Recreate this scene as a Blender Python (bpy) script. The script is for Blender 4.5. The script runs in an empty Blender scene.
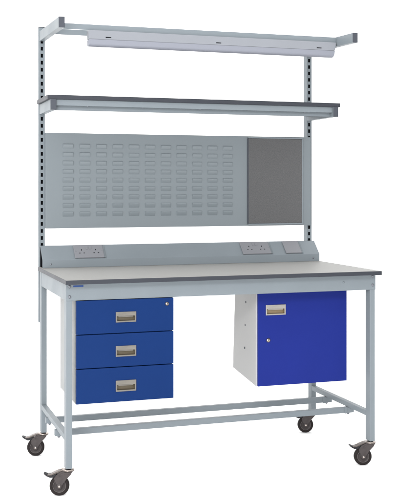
import bpy, bmesh, math
from mathutils import Vector, Matrix

S = bpy.context.scene
C = S.collection
R = math.radians
WORLD, KEY, FRONT, OVER, WASH, EXPO = .76, .34, 1.02, .98, .16, .54
H = 0.93            # height of the worktop above the floor; z below is measured from the worktop

# ------------------------------------------------------------------ materials
def mat(name, col, rough=0.5, metal=0.0, spec=0.22, noise=None, bump=None, var=0.0, vscale=6.0):
    m = bpy.data.materials.new(name); m.use_nodes = True
    nt = m.node_tree; b = nt.nodes['Principled BSDF']
    b.inputs['Base Color'].default_value = (*col, 1)
    b.inputs['Roughness'].default_value = rough
    b.inputs['Metallic'].default_value = metal
    b.inputs['Specular IOR Level'].default_value = spec
    tc = nt.nodes.new('ShaderNodeTexCoord')
    if var:
        n = nt.nodes.new('ShaderNodeTexNoise'); n.inputs['Scale'].default_value = vscale
        n.inputs['Detail'].default_value = 4
        nt.links.new(tc.outputs['Object'], n.inputs['Vector'])
        r = nt.nodes.new('ShaderNodeMapRange')
        r.inputs['From Min'].default_value = .3; r.inputs['From Max'].default_value = .7
        r.inputs['To Min'].default_value = 1 - var; r.inputs['To Max'].default_value = 1 + var
        nt.links.new(n.outputs['Fac'], r.inputs['Value'])
        mx = nt.nodes.new('ShaderNodeVectorMath'); mx.operation = 'SCALE'
        mx.inputs[0].default_value = col
        nt.links.new(r.outputs['Result'], mx.inputs['Scale'])
        nt.links.new(mx.outputs['Vector'], b.inputs['Base Color'])
        rr = nt.nodes.new('ShaderNodeMapRange')
        rr.inputs['From Min'].default_value = .3; rr.inputs['From Max'].default_value = .7
        rr.inputs['To Min'].default_value = rough - .06; rr.inputs['To Max'].default_value = rough + .06
        nt.links.new(n.outputs['Fac'], rr.inputs['Value'])
        nt.links.new(rr.outputs['Result'], b.inputs['Roughness'])
    if bump:
        sc, st = bump
        n2 = nt.nodes.new('ShaderNodeTexNoise'); n2.inputs['Scale'].default_value = sc
        n2.inputs['Detail'].default_value = 3
        nt.links.new(tc.outputs['Object'], n2.inputs['Vector'])
        bp = nt.nodes.new('ShaderNodeBump'); bp.inputs['Strength'].default_value = st
        bp.inputs['Distance'].default_value = .001
        nt.links.new(n2.outputs['Fac'], bp.inputs['Height'])
        nt.links.new(bp.outputs['Normal'], b.inputs['Normal'])
    return m

def speckle(name, col, amt, scale, rough):
    m = mat(name, col, rough)
    nt = m.node_tree; b = nt.nodes['Principled BSDF']
    tc = nt.nodes.new('ShaderNodeTexCoord')
    n = nt.nodes.new('ShaderNodeTexNoise'); n.inputs['Scale'].default_value = scale; n.inputs['Detail'].default_value = 5
    n.inputs['Roughness'].default_value = .7
    nt.links.new(tc.outputs['Object'], n.inputs['Vector'])
    r = nt.nodes.new('ShaderNodeMapRange')
    r.inputs['From Min'].default_value = .3; r.inputs['From Max'].default_value = .7
    r.inputs['To Min'].default_value = 1 - amt; r.inputs['To Max'].default_value = 1 + amt
    nt.links.new(n.outputs['Fac'], r.inputs['Value'])
    mx = nt.nodes.new('ShaderNodeVectorMath'); mx.operation = 'SCALE'; mx.inputs[0].default_value = col
    nt.links.new(r.outputs['Result'], mx.inputs['Scale'])
    nt.links.new(mx.outputs['Vector'], b.inputs['Base Color'])
    bp = nt.nodes.new('ShaderNodeBump'); bp.inputs['Strength'].default_value = .25; bp.inputs['Distance'].default_value = .001
    nt.links.new(n.outputs['Fac'], bp.inputs['Height']); nt.links.new(bp.outputs['Normal'], b.inputs['Normal'])
    return m

M = dict(
    steel=mat('grey_blue_powder_coat', (.146, .168, .184), .42, bump=(900, .08), var=.025),
    side=mat('warm_grey_powder_coat', (.285, .284, .282), .45, bump=(900, .08), var=.03),
    gloss=mat('grey_blue_gloss_coat', (.128, .148, .161), .27, spec=.5),
    pale=mat('pale_grey_powder_coat', (.235, .24, .24), .45, bump=(900, .08), var=.03),
    top=speckle('grey_laminate', (.246, .244, .235), .05, 160, .5),
    edge=mat('dark_grey_edging', (.029, .032, .040), .45, bump=(400, .05), var=.04),
    cap=mat('grey_plastic_cap', (.044, .049, .060), .5),
    darkplastic=mat('black_plastic', (.012, .012, .014), .5),
    dark=mat('painted_slot_shade', (.006, .0065, .008), 1.0, spec=0),  # near-black stands in for the shade inside slots, holes and open ends
    drawer=mat('blue_powder_coat', (.0020, .0180, .088), .5, spec=.1, bump=(900, .08), var=.03),
    door=mat('bright_blue_powder_coat', (.0070, .0155, .140), .48, spec=.1, bump=(900, .08), var=.03),
    nickel=mat('brushed_nickel', (.28, .265, .245), .42, metal=.55, var=.06, vscale=40),
    oldnickel=mat('dull_nickel', (.165, .155, .138), .42, metal=.55, var=.08, vscale=40),
    olive=mat('dull_recess_metal', (.105, .088, .062), .45, metal=.5, var=.1, vscale=30),
    white=mat('white_flange', (.36, .36, .385), .45),
    brass=mat('warm_recess_metal', (.22, .17, .105), .45, metal=.5, var=.08, vscale=30),
    lampbody=mat('lamp_body_white', (.188, .198, .218), .4, var=.015),
    diffuser=mat('lamp_diffuser', (.180, .189, .220), .4),
    socket=mat('pale_socket_plastic', (.163, .167, .181), .35),
    felt=speckle('grey_loop_fabric', (.077, .0775, .0795), .30, 260, .95),
    zinc=mat('zinc_steel', (.40, .35, .32), .26, metal=1.0, var=.2, vscale=60),
    darkzinc=mat('dull_pressed_steel', (.11, .095, .088), .32, metal=1.0, var=.2, vscale=60),
    rim=mat('paler_rim_grey', (.085, .076, .076), .4),
    fork=mat('dark_castor_metal', (.042, .035, .0348), .36, var=.15, vscale=50),
    tyre=mat('black_brown_rubber', (.014, .0108, .0106), .6, spec=.12, bump=(300, .1), var=.15, vscale=40),
    hub=mat('dark_castor_hub', (.034, .0285, .0285), .45, spec=.15, var=.1, vscale=40),
    bolt=mat('bolt_steel', (.17, .18, .20), .35, metal=.7),
    sticker=mat('blue_sticker', (.015, .045, .16), .4),
    floor=mat('white_studio_sweep', (.95, .95, .95), .9, spec=.1),
)

# ------------------------------------------------------------------ mesh helpers
class MB:
    def __init__(s): s.bm = bmesh.new(); s.mats = []
    def mi(s, m):
        if m not in s.mats: s.mats.append(m)
        return s.mats.index(m)
    def _merge(s, b2, m, smooth=False, mtx=None):
        i = s.mi(m)
        if mtx is not None: b2.transform(mtx)
        bmesh.ops.recalc_face_normals(b2, faces=b2.faces)
        for f in b2.faces: f.material_index = i; f.smooth = smooth
        me = bpy.data.meshes.new('tmp'); b2.to_mesh(me); b2.free()
        s.bm.from_mesh(me); bpy.data.meshes.remove(me)
        return s
    def hexa(s, pts, m, b=0.0012, seg=2, mtx=None):
        """8 corners: bottom ring 0-3, top ring 4-7"""
        q = bmesh.new(); v = [q.verts.new(p) for p in pts]
        for f in ((0,3,2,1),(4,5,6,7),(0,1,5,4),(1,2,6,5),(2,3,7,6),(3,0,4,7)): q.faces.new([v[k] for k in f])
        bmesh.ops.recalc_face_normals(q, faces=q.faces)
        if b: bmesh.ops.bevel(q, geom=q.edges[:], offset=b, segments=seg, profile=.5, affect='EDGES')
        return s._merge(q, m, mtx=mtx)
    def box(s, x0, x1, y0, y1, z0, z1, m, b=0.0012, seg=2, mtx=None):
        return s.hexa([(x0,y0,z0),(x1,y0,z0),(x1,y1,z0),(x0,y1,z0),(x0,y0,z1),(x1,y0,z1),(x1,y1,z1),(x0,y1,z1)], m, b, seg, mtx)
    def prism(s, prof, axis, a0, a1, m, b=0.0, seg=2, mtx=None, smooth=False):
        """polygon prof extruded along axis ('x': prof=(y,z); 'y': prof=(x,z); 'z': prof=(x,y))"""
        def P(p, a): return {'x':(a,p[0],p[1]), 'y':(p[0],a,p[1]), 'z':(p[0],p[1],a)}[axis]
        q = bmesh.new(); A = [q.verts.new(P(p,a0)) for p in prof]; B = [q.verts.new(P(p,a1)) for p in prof]
        n = len(prof); q.faces.new(A); q.faces.new(B[::-1])
        for i in range(n): q.faces.new((A[i],A[(i+1)%n],B[(i+1)%n],B[i]))
        bmesh.ops.recalc_face_normals(q, faces=q.faces)
        if b: bmesh.ops.bevel(q, geom=q.edges[:], offset=b, segments=seg, profile=.5, affect='EDGES')
        return s._merge(q, m, smooth, mtx)
    def lathe(s, prof, m, mtx=None, n=40):
        """prof=(radius, height) rings about z"""
        q = bmesh.new(); rings = []
        for r, h in prof:
            rings.append([q.verts.new((r*math.cos(2*math.pi*k/n), r*math.sin(2*math.pi*k/n), h)) for k in range(n)] if r > 1e-6 else [q.verts.new((0,0,h))])
        for a, b in zip(rings, rings[1:]):
            for k in range(n):
                l = (k+1) % n
                if len(a) == 1 and len(b) == 1: continue
                if len(a) == 1: q.faces.new((a[0], b[k], b[l]))
                elif len(b) == 1: q.faces.new((a[k], a[l], b[0]))
                else: q.faces.new((a[k], a[l], b[l], b[k]))
        return s._merge(q, m, True, mtx)
    def frame(s, x0, x1, z0, z1, hx0, hx1, hz0, hz1, y0, y1, m, b=0.001):
        """rectangular plate in the x-z plane with a rectangular hole"""
        q = bmesh.new()
        o = [(x0,z0),(x1,z0),(x1,z1),(x0,z1)]; i = [(hx0,hz0),(hx1,hz0),(hx1,hz1),(hx0,hz1)]
        L = []
        for y in (y0, y1): L.append(([q.verts.new((p[0],y,p[1])) for p in o], [q.verts.new((p[0],y,p[1])) for p in i]))
        for k in range(4):
            l = (k+1) % 4
            for (O, I) in L: q.faces.new((O[k],O[l],I[l],I[k]))
            q.faces.new((L[0][0][k],L[0][0][l],L[1][0][l],L[1][0][k]))
            q.faces.new((L[0][1][k],L[0][1][l],L[1][1][l],L[1][1][k]))
        bmesh.ops.recalc_face_normals(q, faces=q.faces)
        if b:
            es = [e for e in q.edges if len(e.link_faces) == 2 and e.calc_face_angle(0) > .5]
            bmesh.ops.bevel(q, geom=es, offset=b, segments=2, profile=.5, affect='EDGES')
        return s._merge(q, m)
    def build(s, name, parent=None, origin=None):
        if origin is None:
            co = [v.co for v in s.bm.verts]
            origin = Vector([(min(c[k] for c in co)+max(c[k] for c in co))/2 for k in range(3)])
        origin = Vector(origin)
        s.bm.transform(Matrix.Translation(-origin))
        me = bpy.data.meshes.new(name); s.bm.to_mesh(me); s.bm.free()
        for m in s.mats: me.materials.append(m)
        o = bpy.data.objects.new(name, me); C.objects.link(o)
        off = Vector((0,0,0))
        p = parent
        while p is not None: off += p.location; p = p.parent
        o.parent = parent; o.location = origin - off
        return o

def thing(name, label, cat, loc, group=None):
    o = bpy.data.objects.new(name, None); C.objects.link(o); o.location = loc; o.empty_display_size = .1
    o['label'] = label; o['category'] = cat
    if group: o['group'] = group
    return o

def copy_tree(o, parent, loc=None):
    c = o.copy(); C.objects.link(c); c.parent = parent
    if loc is not None: c.location = loc
    for ch in o.children: copy_tree(ch, c)
    return c

W = 1.5
Z = lambda z: z + H
def mb_bolt(mb, x, y, z, r=.0065, m=None, depth=.004):
    """hex-ish round bolt head facing -y"""
    t = Matrix.Translation((x, y, Z(z))) @ Matrix.Rotation(R(90), 4, 'X')
    mb.lathe([(r*1.35, 0), (r*1.35, .001), (r, .0012), (r, depth*.8), (r*.8, depth), (0, depth)], m or M['bolt'], t, 24)

# ================================================================== the setting
q = MB()
prof = [(-14, 0), (2.6, 0)]
for k in range(1, 13):
    a = R(90*k/12); prof.append((2.6+1.6*math.sin(a), 1.6-1.6*math.cos(a)))
prof.append((4.2, 7.0))
bm = q.bm; vs = [[bm.verts.new((x, y, z)) for (y, z) in prof] for x in (-10, 14)]
for i in range(len(prof)-1):
    f = bm.faces.new((vs[0][i], vs[1][i], vs[1][i+1], vs[0][i+1])); f.smooth = True
q.mi(M['floor'])
fl = q.build('floor', None, (0, 0, 0)); fl['kind'] = 'structure'
fl['label'] = 'seamless white studio floor curving up into the backdrop'

# ================================================================== the bench
bench = thing('workbench', 'grey steel workbench frame with pale worktop, tall slotted rear posts and four braked castors', 'workbench', (W/2, .4, 0))
T = .0188; XI = .010; LW = .027; FY = .049; LD = .045; BY = .757; ZL = -.813

mb = MB(); mb.box(.0022, W-.0022, .0022, .7478, Z(-T), Z(0), M['top'], b=.0006)
top = mb.build('worktop', bench)
mb = MB()
q = bmesh.new()
for (x0, x1, y0, y1) in ((0, W, 0, .0022), (0, W, .7478, .75), (0, .0022, .0022, .7478), (W-.0022, W, .0022, .7478)):
    mb.box(x0, x1, y0, y1, Z(-T+.0002), Z(-.0003), M['edge'], b=.0004, seg=1)
mb.build('edge_band', top)

for x0 in (XI, W-XI-LW):
    for y0 in (FY, BY-LD):
        mb = MB(); mb.box(x0, x0+LW, y0, y0+LD, Z(ZL), Z(-.0195), M['steel'], b=.002)
        mb.build('leg', bench)
# aprons: front, back and the two sides
mb = MB(); mb.box(XI-.001, W-XI+.001, .0465, .0485, Z(-.0915), Z(-.0195), M['steel'], b=.0006)
mb.box(XI+LW+.001, W-XI-LW-.001, .0487, .075, Z(-.0915), Z(-.0885), M['steel'], b=.0005)
fa = mb.build('front_apron', bench)
for (x, z) in ((.0245, -.031), (.0245, -.075), (1.4759, -.0285), (1.4759, -.0695), (1.323, -.0525)):
    b_ = MB(); mb_bolt(b_, x, .0465, z, r=.0052 if x != 1.323 else .0035, m=M['bolt'] if x != 1.323 else M['steel']); b_.build('bolt', fa)
mb = MB(); mb.box(.0405, .0845, .0457, .0462, Z(-.0335), Z(-.0262), M['sticker'], b=0)
mb.build('sticker', fa)
mb = MB(); mb.box(XI+LW, W-XI-LW, BY-.03, BY-.027, Z(-.0915), Z(-.0195), M['steel'], b=.0006)
mb.build('back_apron', bench)
for x0 in (XI+.001, W-XI-.004):
    mb = MB(); mb.box(x0, x0+.003, FY+LD, BY-LD, Z(-.0915), Z(-.0195), M['steel'], b=.0006)
    mb.build('side_apron', bench)
# low side rails and the two long foot rails under them
for x0 in (XI+.0005, W-XI-LW+.0005):
    mb = MB(); mb.box(x0, x0+LW-.001, FY+LD, BY-LD, Z(-.6985), Z(-.674), M['steel'], b=.0018)
    mb.build('side_rail', bench)
for y0 in (.53, .28):
    mb = MB(); mb.box(.003, W-.003, y0, y0+.026, Z(-.7265), Z(-.699), M['steel'], b=.0018)
    st = mb.build('foot_rail', bench)
    for x in (.022, W-.03):
        b_ = MB()
        b_.lathe([(.0075, 0), (.0075, -.005), (.005, -.006), (.005, -.009), (0, -.009)], M['bolt'], Matrix.Translation((x, y0+.012, Z(-.7265))), 16)
        b_.build('bolt', st)
    for x0 in (.040, W-.0565):
        b_ = MB(); b_.box(x0, x0+.016, y0-.0022, y0-.0002, Z(-.7285), Z(-.697), M['steel'], b=.0007); b_.build('clamp_plate', st)
# tall slotted posts
UX, UW, UY, UD = .0084, .0289, .772, .040
UT = (187.5-27.3)/201.2+.394
for x0 in (UX, W-UX-UW):
    mb = MB(); x1 = x0+UW; t = .0022
    zb = -.278
    mb.box(x0, x0+t, UY+t, UY+UD, Z(zb), Z(UT), M['steel'], b=.0006)
    mb.box(x1-t, x1, UY+t, UY+UD, Z(zb), Z(UT), M['steel'], b=.0006)
    s0, s1 = x0+.0082, x0+.0195
    if x0 > 1: s0, s1 = x0+.0075, x0+.0195
    mb.box(x0, s0, UY, UY+t, Z(zb), Z(UT), M['steel'], b=.0005)
    mb.box(s1, x1, UY, UY+t, Z(zb), Z(UT), M['steel'], b=.0005)
    zs = [1.0850+.0349*2-.0349*k for k in range(31)]
    prev = UT
    for zc in zs:
        mb.box(s0, s1, UY+.0001, UY+t-.0001, Z(zc+.0095), Z(prev), M['steel'], b=0)
        prev = zc-.0095
    mb.box(s0, s1, UY+.0001, UY+t-.0001, Z(zb), Z(prev), M['steel'], b=0)
    mb.box(x0+t+.0003, x1-t-.0003, UY+.009, UY+UD-.004, Z(zb+.002), Z(UT-.004), M['dark'], b=0)  # added dark core, painted as the shade inside the hollow post
    mb.box(x0+t, x1-t, UY+t, UY+UD, Z(UT-.003), Z(UT-.0003), M['cap'], b=0)
    mb.box(x0-.0006, x1+.0006, UY-.0006, UY+UD+.0006, Z(UT+.0002), Z(UT+.0042), M['darkplastic'], b=.001)
    up = mb.build('slotted_post', bench)
    b_ = MB(); b_.box(x0+.004, x1-.004, BY, UY-.0002, Z(-.255), Z(-.11), M['steel'], b=.001); b_.build('fixing_block', up)

# castors -----------------------------------------------------------------
def castor(parent, loc):
    """trail along +x, axle along y, floor at z=0, stem at the origin"""
    TR, WR, WZ = .037, .0425, .0425
    ZT = ZL + H
    def at(o): return o
    f = MB()
    ch = [(-.021, .108), (-.012, .1095), (.016, .1095), (.034, .103), (.050, .091), (.060, .078), (.056, .066), (.047, .050), (.0445, .040), (.041, .035),
          (.036, .0335), (.031, .0355), (.028, .041), (.019, .056), (.006, .073), (-.012, .092)]
    for s_ in (-1, 1):
        y0 = .0165*s_; f.prism(ch, 'y', min(y0, y0+.003*s_), max(y0, y0+.003*s_), M['fork'], b=.0008, seg=2)
    for s_ in (-1, 1):            # pressed rib and axle boss on each cheek
        y0 = .0197*s_; f.prism([(-.010, .103), (.016, .103), (.032, .0965), (.040, .088), (.033, .087), (.024, .0925), (.008, .095), (-.006, .094)], 'y', min(y0, y0+.0012*s_), max(y0, y0+.0012*s_), M['fork'], b=.0005, seg=1)
        f.lathe([(.0105, s_*.0196), (.0105, s_*.0206), (.009, s_*.0212), (0, s_*.0212)], M['fork'], Matrix.Translation((TR, 0, WZ)) @ Matrix.Rotation(R(90), 4, 'X'), 28)
    # bridge over the wheel
    br = [(-.019, .106), (-.012, .1085), (.016, .1085), (.034, .102), (.049, .0905), (.046, .0885), (.032, .098), (.016, .1035), (-.016, .1035)]
    f.prism(br, 'y', -.0163, .0163, M['fork'])
    fk = f.build('castor', parent, (0, 0, 0))
    off = Vector(loc) - parent.location
    fk.location = off
    fk.rotation_euler = (0, 0, math.atan2(.25, -.965))
    def sub(mb, name):
        o = mb.build(name, None, (0, 0, 0)); o.parent = fk; o.location = (0, 0, 0); return o
    ax = Matrix.Translation((TR, 0, WZ)) @ Matrix.Rotation(R(90), 4, 'X')
    w = MB(); hw = .0125
    w.lathe([(.029, -hw+.001), (.037, -hw), (.040, -hw+.0012), (.0422, -hw+.0045), (WR, -hw+.008), (WR, hw-.008), (.0422, hw-.0045), (.040, hw-.0012), (.037, hw), (.029, hw-.001), (.029, -hw+.001)], M['tyre'], ax, 56)
    sub(w, 'tyre')
    w = MB()
    w.lathe([(0, -.0135), (.010, -.0135), (.0112, -.012), (.013, -.0095), (.024, -.0088), (.0265, -.0105), (.0288, -.0112), (.0288, .0112), (.0265, .0105), (.024, .0088), (.013, .0095), (.0112, .012), (.010, .0135), (0, .0135)], M['hub'], ax, 48)
    for sg in (-1, 1):
        w.lathe([(.0262, sg*.0106), (.0262, sg*.0117), (.0272, sg*.0121), (.0282, sg*.0117), (.0282, sg*.0110)], M['rim'], ax, 48)  # thin ring, slightly paler than the hub
    sub(w, 'hub')
    w = MB()
    w.lathe([(0, -.0235), (.0038, -.0235), (.0048, -.0225), (.0048, -.0197), (.0075, -.0197), (.0075, .0197), (.0048, .0197), (.0048, .0225), (.0038, .0235), (0, .0235)], M['zinc'], ax, 24)
    sub(w, 'axle_bolt')
    w = MB()
    w.lathe([(0, .1015), (.019, .1015), (.0245, .104), (.0262, .1065), (.0255, .1085)], M['darkzinc'], None, 40)
    w.lathe([(.0255, .1085), (.0262, .1095), (.0250, .1120), (.019, .1135), (.0150, .1138)], M['zinc'], None, 40)
    w.lathe([(.0150, .1138), (.0135, .1145), (.0125, ZT-.0002), (0, ZT-.0002)], M['darkzinc'], None, 40)
    sub(w, 'swivel_head')
    # brake pedal: pressed metal shoe with a black toe
    w = MB()
    pe = [(-.010, .1115), (.012, .1135), (.034, .1105), (.055, .1025), (.072, .0945), (.088, .0925), (.088, .0890), (.070, .0895), (.052, .0965), (.033, .1045), (.012, .1085), (-.010, .1085)]
    w.prism(pe, 'y', -.0150, .0150, M['darkzinc'], b=.0007, seg=2)
    w.prism([(-.006, .1121), (.012, .1141), (.034, .1112), (.055, .1032), (.070, .0960), (.070, .0935), (.052, .1010), (.033, .1085), (.012, .1115), (-.006, .1100)], 'y', -.0168, -.0120, M['zinc'], b=.0008, seg=2)  # brighter strip put in as the highlight along the shoe
    pd = sub(w, 'brake_pedal')
    w = MB()
    to = [(.048, .0975), (.070, .0888), (.086, .0895), (.087, .0935), (.1010, .0985), (.1045, .0975), (.1005, .0925), (.091, .0850), (.077, .0785), (.062, .0785), (.052, .087)]
    w.prism(to, 'y', -.0135, .0135, M['darkplastic'], b=.0009, seg=2)
    t_ = sub(w, 'toe_grip'); 
    return fk
cx0, cx1, cyf, cyb = XI+LW/2, W-XI-LW/2, FY+LD/2, BY-LD/2
first = castor(bench, (cx0, cyf, 0))
for (x, y) in ((cx1, cyf), (cx0, cyb), (cx1, cyb)):
    copy_tree(first, bench, Vector((x, y, 0)) - bench.location)

# ================================================================== drawer unit
du = thing('drawer_unit', 'blue three drawer unit hanging under the left half of the worktop', 'drawers', (.27, .24, Z(-.54)))
X0, X1 = .053, .4885
mb = MB()
YF, YBK = .0625, .432
mb.box(X0, X0+.012, YF, YBK, Z(-.5385), Z(-.0195), M['pale'], b=.001)
mb.box(X1-.012, X1, YF, YBK, Z(-.5385), Z(-.0195), M['pale'], b=.001)
mb.box(X0+.0122, X1-.0122, YBK-.012, YBK-.0003, Z(-.538), Z(-.0195), M['pale'], b=0)
mb.box(X0+.0122, X1-.0122, YF+.012, YBK-.0125, Z(-.538), Z(-.528), M['pale'], b=0)
mb.box(X0+.0122, X1-.0122, YF+.012, YBK-.0125, Z(-.03), Z(-.0195), M['pale'], b=0)
mb.build('carcass', du)
def pull(parent, x0, x1, z0, z1, yf, face=M['nickel'], cup=M['brass']):
    """recessed pull: bezel, cup and grip lip; the hole is hx,hz"""
    w, h = x1-x0, z1-z0
    hx0, hx1, hz0, hz1 = x0+.0065, x1-.0065, z0+.0065, z0+h*.60
    mb = MB()
    mb.frame(x0, x1, z0, z1, hx0, hx1, hz0, hz1, yf-.0035, yf-.0001, face, b=.0012)
    mb.frame(hx0-.001, hx1+.001, hz0-.001, hz1+.001, hx0, hx1, hz0, hz1, yf, yf+.014, cup, b=0)
    mb.box(hx0-.001, hx1+.001, yf+.0142, yf+.016, hz0-.001, hz1+.001, cup, b=0)
    # curled grip inside the top of the recess
    mb.box(hx0+.006, hx1-.006, yf+.001, yf+.006, hz1-.005, hz1-.0003, face, b=.001)
    return mb.build('handle', parent)
def lock(parent, x, z, yf, r=.0085):
    mb = MB(); t = Matrix.Translation((x, yf, Z(z))) @ Matrix.Rotation(R(90), 4, 'X')
    mb.lathe([(r, 0), (r, .002), (r*.86, .0032), (r*.72, .0032), (r*.66, .0024)], M['darkzinc'], t, 32)
    mb.lathe([(r*.66, .0024), (r*.5, .0036), (0, .0036)], M['zinc'], t, 24)
    mb.box(x-.001, x+.001, yf-.0042, yf-.0030, Z(z)-.0042, Z(z)+.0042, M['dark'], b=0)
    return mb.build('lock', parent)
for n, (z1, z0, h1, h0) in enumerate(((-.0935, -.2385, -.147, -.1925), (-.2417, -.385, -.2948, -.3415), (-.3885, -.538, -.445, -.4935))):
    hx0, hx1 = .2257, .3171; hh = h1-h0
    d = MB()
    d.frame(X0, X1, Z(z0), Z(z1), hx0+.0055, hx1-.0055, Z(h0)+.0055, Z(h0)+hh*.6+.001, .042, .0618, M['drawer'], b=.0014)
    # tray behind the front
    d.box(X0+.02, X1-.02, .0622, .40, Z(z0+.012), Z(z0+.022), M['pale'], b=0)
    for xa in (X0+.02, X1-.032): d.box(xa, xa+.012, .085, .40, Z(z0+.0222), Z(z1-.03), M['pale'], b=0)
    dr = d.build('drawer', du)
    pull(dr, hx0, hx1, Z(h0), Z(h1), .042, M['oldnickel'], M['olive'])
    if n == 0: lock(dr, .4578, -.1195, .042)

# ================================================================== cupboard
cu = thing('cupboard', 'bright blue door cupboard with pale grey sides hanging under the right half of the worktop', 'cupboard', (1.15, .28, Z(-.53)))
KX0, KX1, KF, KB = .924, 1.387, .1597, .433
mb = MB()
zt, zbf, zbb = -.0195, -.536, -.4935
mb.hexa([(KX0, KF, Z(zbf)), (KX1, KF, Z(zbf)), (KX1-.012, KB, Z(zbb)), (KX0-.0142, KB, Z(zbb)),
         (KX0, KF, Z(zt)), (KX1, KF, Z(zt)), (KX1, KB, Z(zt)), (KX0, KB, Z(zt))], M['side'], b=.0012)
mb.box(KX0+.0002, KX0+.012, .1520, KF-.0003, Z(-.5355), Z(-.0800), M['white'], b=.0006)
ca = mb.build('carcass', cu)
for (y, z) in ((.279, -.156), (.283, -.266), (.287, -.376)):
    b_ = MB(); xs = KX0 - .0142*((y-KF)/(KB-KF))*((zt-z)/(zt-zbb))
    b_.lathe([(.0055, -.003), (.0055, .0034), (.0035, .0042), (0, .0042)], M['cap'], Matrix.Translation((xs, y, Z(z))) @ Matrix.Rotation(R(-90), 4, 'Y'), 20)
    b_.build('rivet', ca)
d = MB()
ph = (.967, 1.068, -.2044, -.156)
d.frame(KX0+.0045, KX1, Z(-.5355), Z(-.080), ph[0]+.0055, ph[1]-.0055, Z(ph[2])+.0055, Z(ph[2])+(ph[3]-ph[2])*.6+.001, .141, .1518, M['door'], b=.0014)
do = d.build('door', cu)
pull(do, ph[0], ph[1], Z(ph[2]), Z(ph[3]), .141)
lock(do, .9801, -.3216, .141, .0098)

# ================================================================== power trunking
tr = thing('power_trunking', 'sloping grey steel power trunking with sockets along the back of the worktop', 'power trunking', (W/2, .72, Z(0)))
A0, A1 = .009, W-.009
pr = [(.671, .0004), (.671, .039), (.740, .105), (.768, .105), (.768, .1025), (.7410, .1025), (.6735, .038), (.6735, .0004)]
mb = MB(); mb.prism([(y, Z(z)) for y, z in pr], 'x', A0, A1, M['steel'], b=.0006, seg=1)
mb.box(A0, A1, .7655, .768, Z(.0004), Z(.1022), M['steel'], b=0)
mb.build('housing', tr)
for x0 in (A0+.0035, A1-.0065):
    mb = MB(); mb.prism([(y, Z(z)) for y, z in ((.674, .001), (.674, .0375), (.7415, .102), (.765, .102), (.765, .001))], 'x', x0, x0+.003, M['dark'] if x0 < 1 else M['steel'])  # left one near-black, in place of the shade in the open hollow end
    mb.build('end_cap', tr)
sl = Vector((0, .069, .066)).normalized(); nn = Vector((0, -.066, .069)).normalized()
def slope(x, s_, h):            # a frame on the sloping face: X along the bench, Y up the slope, Z out of it
    o = Vector((x, .671, Z(.039))) + sl*s_ + nn*h
    m = Matrix.Identity(4)
    m.col[0] = (1, 0, 0, 0); m.col[1] = (*sl, 0); m.col[2] = (*nn, 0); m.col[3] = (*o, 1)
    return m
def plate_shadow(pl, w, t):           # sloped wedge added right of each plate to stand in for its shadow
    u = MB(); u.prism([(w+.0004, 0), (w+.0004, .0072), (w+.002, .0072), (w+.0120, 0)], 'y', -.0425, .0425, M['steel'], b=.0004, seg=1, mtx=t)
    u.build('shadow_wedge', pl)
def outlet(x0, x1):
    cx = (x0+x1)/2; t = slope(cx, .0475, .0003); w = (x1-x0)/2
    p = MB(); p.box(-w, w, -.0425, .0425, 0, .008, M['socket'], b=.0022, seg=3, mtx=t)
    pl = p.build('socket_outlet', tr)
    plate_shadow(pl, w, t)
    for s_ in (-1, 1):
        h = MB()
        for (px, py, a, b2) in ((0, .012, .002, .0045), (-.011, -.009, .0035, .002), (.011, -.009, .0035, .002)):
            h.box(s_*.036+px-a, s_*.036+px+a, py-.004-b2, py-.004+b2, .0079, .0084, M['dark'], b=0, mtx=t)
        h.build('pin_holes', pl)
        r = MB(); r.box(s_*.0085-.006, s_*.0085+.006, .012, .030, .0079, .0105, M['socket'], b=.001, mtx=t); r.build('switch', pl)
    for s_ in (-1, 1):
        h = MB(); h.lathe([(.0025, .0079), (.0025, .0086), (0, .0086)], M['bolt'], t @ Matrix.Translation((s_*(w-.008), 0, 0)), 12); h.build('screw', pl)
outlet(.170, .318); outlet(1.055, 1.215)
p = MB(); t = slope(1.3435, .0475, .0003); p.box(-.0455, .0455, -.0425, .0425, 0, .008, M['socket'], b=.0022, seg=3, mtx=t)
plate_shadow(p.build('blank_plate', tr), .0455, t)
for x in (.0505, 1.454):
    b_ = MB(); mb_bolt(b_, x, .671, .0185, r=.0035, depth=.003); b_.build('screw', tr)

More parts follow.
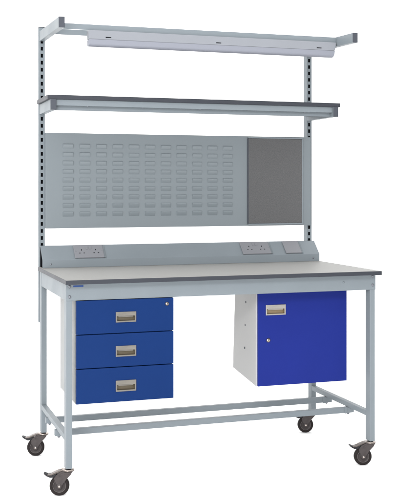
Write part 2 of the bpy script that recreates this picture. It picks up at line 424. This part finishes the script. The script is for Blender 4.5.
# ================================================================== back panel (louvres left, pinboard right)
bp = thing('back_panel', 'grey steel louvred panel with dark grey pinboard at its right, fixed between the posts', 'panel', (W/2, .745, Z(.19)))
PX0, PX1, PY, PYB, PZ0, PZ1 = .035, 1.4655, .727, .7705, .191, .665
mb = MB()
mb.box(PX0, PX1, PY, PY+.0025, Z(PZ0), Z(PZ1), M['gloss'], b=.0008)
for (a, b2, c_, d_) in ((PX0, PX1, PZ1-.0025, PZ1), (PX0, PX1, PZ0, PZ0+.0025)):
    mb.box(a, b2, PY+.0026, PYB, Z(c_), Z(d_), M['steel'], b=.0005)
for a in (PX0, PX1-.0025): mb.box(a, a+.0025, PY+.0026, PYB, Z(PZ0+.0027), Z(PZ1-.0027), M['steel'], b=.0005)
def louvre(mb, cx, cz, w=.0535, h=.0240, d=.0060, rr=.0050):
    y = PY-.0001
    prof = [(-h/2, 0.0), (-h/2+.0045, .0024), (h/2-.0060, d-.0003), (h/2-.0046, d)]
    prof += [(h/2-.0046+rr*math.sin(R(t)), d-rr+rr*math.cos(R(t))) for t in (8, 16, 24, 34, 44, 54)] + [(h/2, .0004)]
    def strip(f0, f1, smooth):
        q = bmesh.new(); prev = None
        for z, o in prof:
            cur = (q.verts.new(f0(z, o)), q.verts.new(f1(z, o)))
            if prev: q.faces.new((prev[0], prev[1], cur[1], cur[0]))
            prev = cur
        mb._merge(q, M['gloss'], smooth)
    ins = lambda z, o: w/2-.0006-.0016*min(1, o/d)
    strip(lambda z, o: (cx-ins(z, o), y-o, cz+z), lambda z, o: (cx+ins(z, o), y-o, cz+z), True)
    for sg in (-1, 1):
        strip(lambda z, o: (cx+sg*w/2, y, cz+z), lambda z, o: (cx+sg*ins(z, o), y-o, cz+z), False)
cols = [.1450+.0843*k for k in range(11)]
rows = [.6010-.0423*k for k in range(9)]
for cx in cols:
    for cz in rows: louvre(mb, cx, Z(cz)-.0015)
mb.build('louvred_sheet', bp)
PBX0, PBX1, PBZ0, PBZ1 = 1.1005, 1.4140, .2005, .6565
mb = MB(); mb.box(PBX0+.003, PBX1-.003, PY-.0075, PY-.0003, Z(PBZ0+.003), Z(PBZ1-.003), M['felt'], b=.002)
pb = mb.build('pinboard', bp)
mb = MB(); mb.box(PBX0, PBX1, PY-.0125, PY-.0003, Z(PBZ1-.0028), Z(PBZ1+.0042), M['steel'], b=.001); mb.build('trim', pb)
mb = MB(); mb.box(PBX0, PBX1, PY-.0125, PY-.0003, Z(PBZ0-.0042), Z(PBZ0+.0028), M['steel'], b=.001); mb.build('trim', pb)
mb = MB(); mb.box(PBX0-.003, PBX0+.0027, PY-.0080, PY-.0003, Z(PBZ0+.003), Z(PBZ1-.003), M['cap'], b=.0008); mb.build('trim', pb)
mb = MB(); mb.box(PBX1-.0027, PBX1+.003, PY-.0080, PY-.0003, Z(PBZ0+.003), Z(PBZ1-.003), M['steel'], b=.0008); mb.build('trim', pb)

# ================================================================== shelf
sh = thing('shelf', 'long shelf with dark grey edge on two pale bracket arms above the back panel', 'shelf', (W/2, .6, Z(.757)))
mb = MB(); mb.box(-.003, W+.003, .4476, .768, Z(.8073), Z(.8276), M['edge'], b=.0012)
mb.build('board', sh)
for x0 in (.010, W-.037):
    mb = MB(); mb.box(x0, x0+.027, .4462, .7715, Z(.757), Z(.807), M['steel'], b=.0012); ar = mb.build('bracket_arm', sh)
    mb = MB(); mb.box(x0-.0003, x0+.0273, .4432, .446, Z(.7567), Z(.8068), M['cap'], b=.0012); mb.build('end_cap', ar)
for y0 in (.458, .732):
    mb = MB(); mb.box(.0373, W-.0373, y0, y0+.003, Z(.779), Z(.8070), M['steel'], b=.0006)
    mb.box(.0373, W-.0373, y0+.0031, y0+.028, Z(.8040), Z(.8070), M['steel'], b=.0005)
    mb.box(.0373, W-.0373, y0+.0031, y0+.027, Z(.779), Z(.7815), M['steel'], b=.0005)
    if y0 < .6: mb.box(.0373, W-.0373, .4855, .4880, Z(.7600), Z(.8038), M['steel'], b=.0006)
    rl = mb.build('shelf_rail', sh)
    if y0 < .6:
        for x in (.19, .46, .75, 1.04, 1.31):
            b_ = MB(); b_.lathe([(.0045, 0), (.0045, -.003), (0, -.004)], M['bolt'], Matrix.Translation((x, y0+.008, Z(.779))), 14); b_.build('screw', rl)

# ================================================================== light gantry
ga = thing('light_support', 'topmost pair of cantilever arms joined by two thin rails, above the lamp', 'light support', (W/2, .5, Z(1.108)))
for x0 in (.010, W-.037):
    mb = MB(); x1 = x0+.027
    y0, y1 = .2290, .7715
    mb.hexa([(x0, y0, Z(1.1077)), (x1, y0, Z(1.1077)), (x1, y1, Z(1.1215)), (x0, y1, Z(1.1215)),
             (x0, y0, Z(1.1554)), (x1, y0, Z(1.1554)), (x1, y1, Z(1.171)), (x0, y1, Z(1.171))], M['steel'], b=.0014)
    ar = mb.build('cantilever_arm', ga)
    mb = MB(); mb.box(x0-.0003, x1+.0003, .2262, .2288, Z(1.1074), Z(1.1557), M['cap'], b=.0012); mb.build('end_cap', ar)
for y0 in (.414, .590):
    mb = MB(); mb.box(.0373, W-.0373, y0, y0+.003, Z(1.132), Z(1.159), M['steel'], b=.0006)
    mb.box(.0373, W-.0373, y0+.0031, y0+.026, Z(1.1565), Z(1.159), M['steel'], b=.0005)
    mb.build('cross_rail', ga)

# ================================================================== light fitting
lf = thing('light_fitting', 'long white batten lamp, switched off, hanging below the topmost rails', 'lamp', (.81, .45, Z(1.05)))
L0, L1 = .1795, 1.4605
def extrusion(prof, m, tl, tr):
    """lamp profile (y, z) swept along x with softened ends; tl / tr lean the two ends inwards towards the bottom"""
    q = bmesh.new(); n = len(prof)
    yc = sum(p[0] for p in prof)/n; zc = sum(p[1] for p in prof)/n
    def ring(x, lean, sc):
        return [q.verts.new((x + lean*(1.131-p[1]), yc+(p[0]-yc)*sc, Z(zc+(p[1]-zc)*sc))) for p in prof]
    rings = [ring(L0, tl, .80), ring(L0+.0010, tl, .92), ring(L0+.004, tl, 1), ring(L1-.004, -tr, 1), ring(L1-.0010, -tr, .92), ring(L1, -tr, .80)]
    q.faces.new(rings[0]); q.faces.new(rings[-1][::-1])
    for a, b in zip(rings, rings[1:]):
        for k in range(n): q.faces.new((a[k], a[(k+1) % n], b[(k+1) % n], b[k]))
    mb = MB(); mb._merge(q, m, False); return mb
body = extrusion([(.402, 1.131), (.400, 1.129), (.400, 1.0905), (.402, 1.0885), (.440, 1.0885), (.442, 1.0905), (.442, 1.129), (.440, 1.131)], M['lampbody'], .03, .20).build('lamp_body', lf)
arc = [(.4215-.0222*math.cos(R(t)), 1.0700-.0150*math.sin(R(t))) for t in range(0, 181, 12)]
extrusion([(.3993, 1.0882)]+arc+[(.4437, 1.0882)], M['diffuser'], .03, .20).build('diffuser', lf)
for xa in (.262, .8115, 1.349):
    mb = MB(); mb.box(xa, xa+.026, .3985, .4005, Z(1.0975), Z(1.1015), M['dark'], b=.0005); mb.build('clip', body)
for xa in (.40, .81, 1.23):
    mb = MB(); mb.box(xa, xa+.03, .4172, .60, Z(1.1286), Z(1.1316), M['steel'], b=0); mb.box(xa, xa+.03, .4172, .4195, Z(1.1318), Z(1.156), M['steel'], b=0)
    mb.build('hanger', lf)

# ================================================================== light
w = bpy.data.worlds.new('World'); S.world = w; w.use_nodes = True
bg = w.node_tree.nodes['Background']; bg.inputs['Color'].default_value = (1, 1, 1, 1); bg.inputs['Strength'].default_value = WORLD
def area(name, loc, tgt, size, power, col=(1, 1, 1)):
    d = bpy.data.lights.new(name, 'AREA'); d.shape = 'RECTANGLE'; d.size, d.size_y = size; d.energy = power; d.color = col
    o = bpy.data.objects.new(name, d); C.objects.link(o); o.location = loc
    o.rotation_euler = (Vector(tgt)-Vector(loc)).to_track_quat('-Z', 'Y').to_euler()
area('key_softbox', (-6.2, -2.2, 2.6), (.7, .4, .9), (1.6, 1.6), 150*KEY, (1, .99, .97))
area('front_softbox', (-2.6, -5.4, .9), (.75, .3, .75), (2.4, 1.4), 150*FRONT)
area('high_softbox', (-1.6, -4.6, 3.3), (.75, .6, 1.3), (2.6, 1.0), 130)
area('overhead_softbox', (.6, .2, 4.6), (.6, .5, 0), (8.5, 7.0), 150*OVER)
area('backdrop_wash', (.8, 1.6, 4.8), (.8, 4.2, 1.2), (7, .8), 150*WASH)
# ================================================================== camera
cd = bpy.data.cameras.new('camera'); cam = bpy.data.objects.new('camera', cd); C.objects.link(cam)
cam.location = (-.7638, -4.1518, .3938+H)
cam.rotation_euler = (R(90), 0, -.3249)
cd.sensor_fit = 'AUTO'; cd.sensor_width = 36; cd.lens = 36*987.7509/500
cd.shift_y = -(250-187.5195)/500; cd.shift_x = 0
cd.clip_start = .05; cd.clip_end = 200
S.camera = cam

S.view_settings.view_transform = 'Standard'; S.view_settings.look = 'None'
S.view_settings.exposure = EXPO; S.view_settings.gamma = 1
S.cycles.use_denoising = True
S.cycles.max_bounces = 8; S.cycles.diffuse_bounces = 5
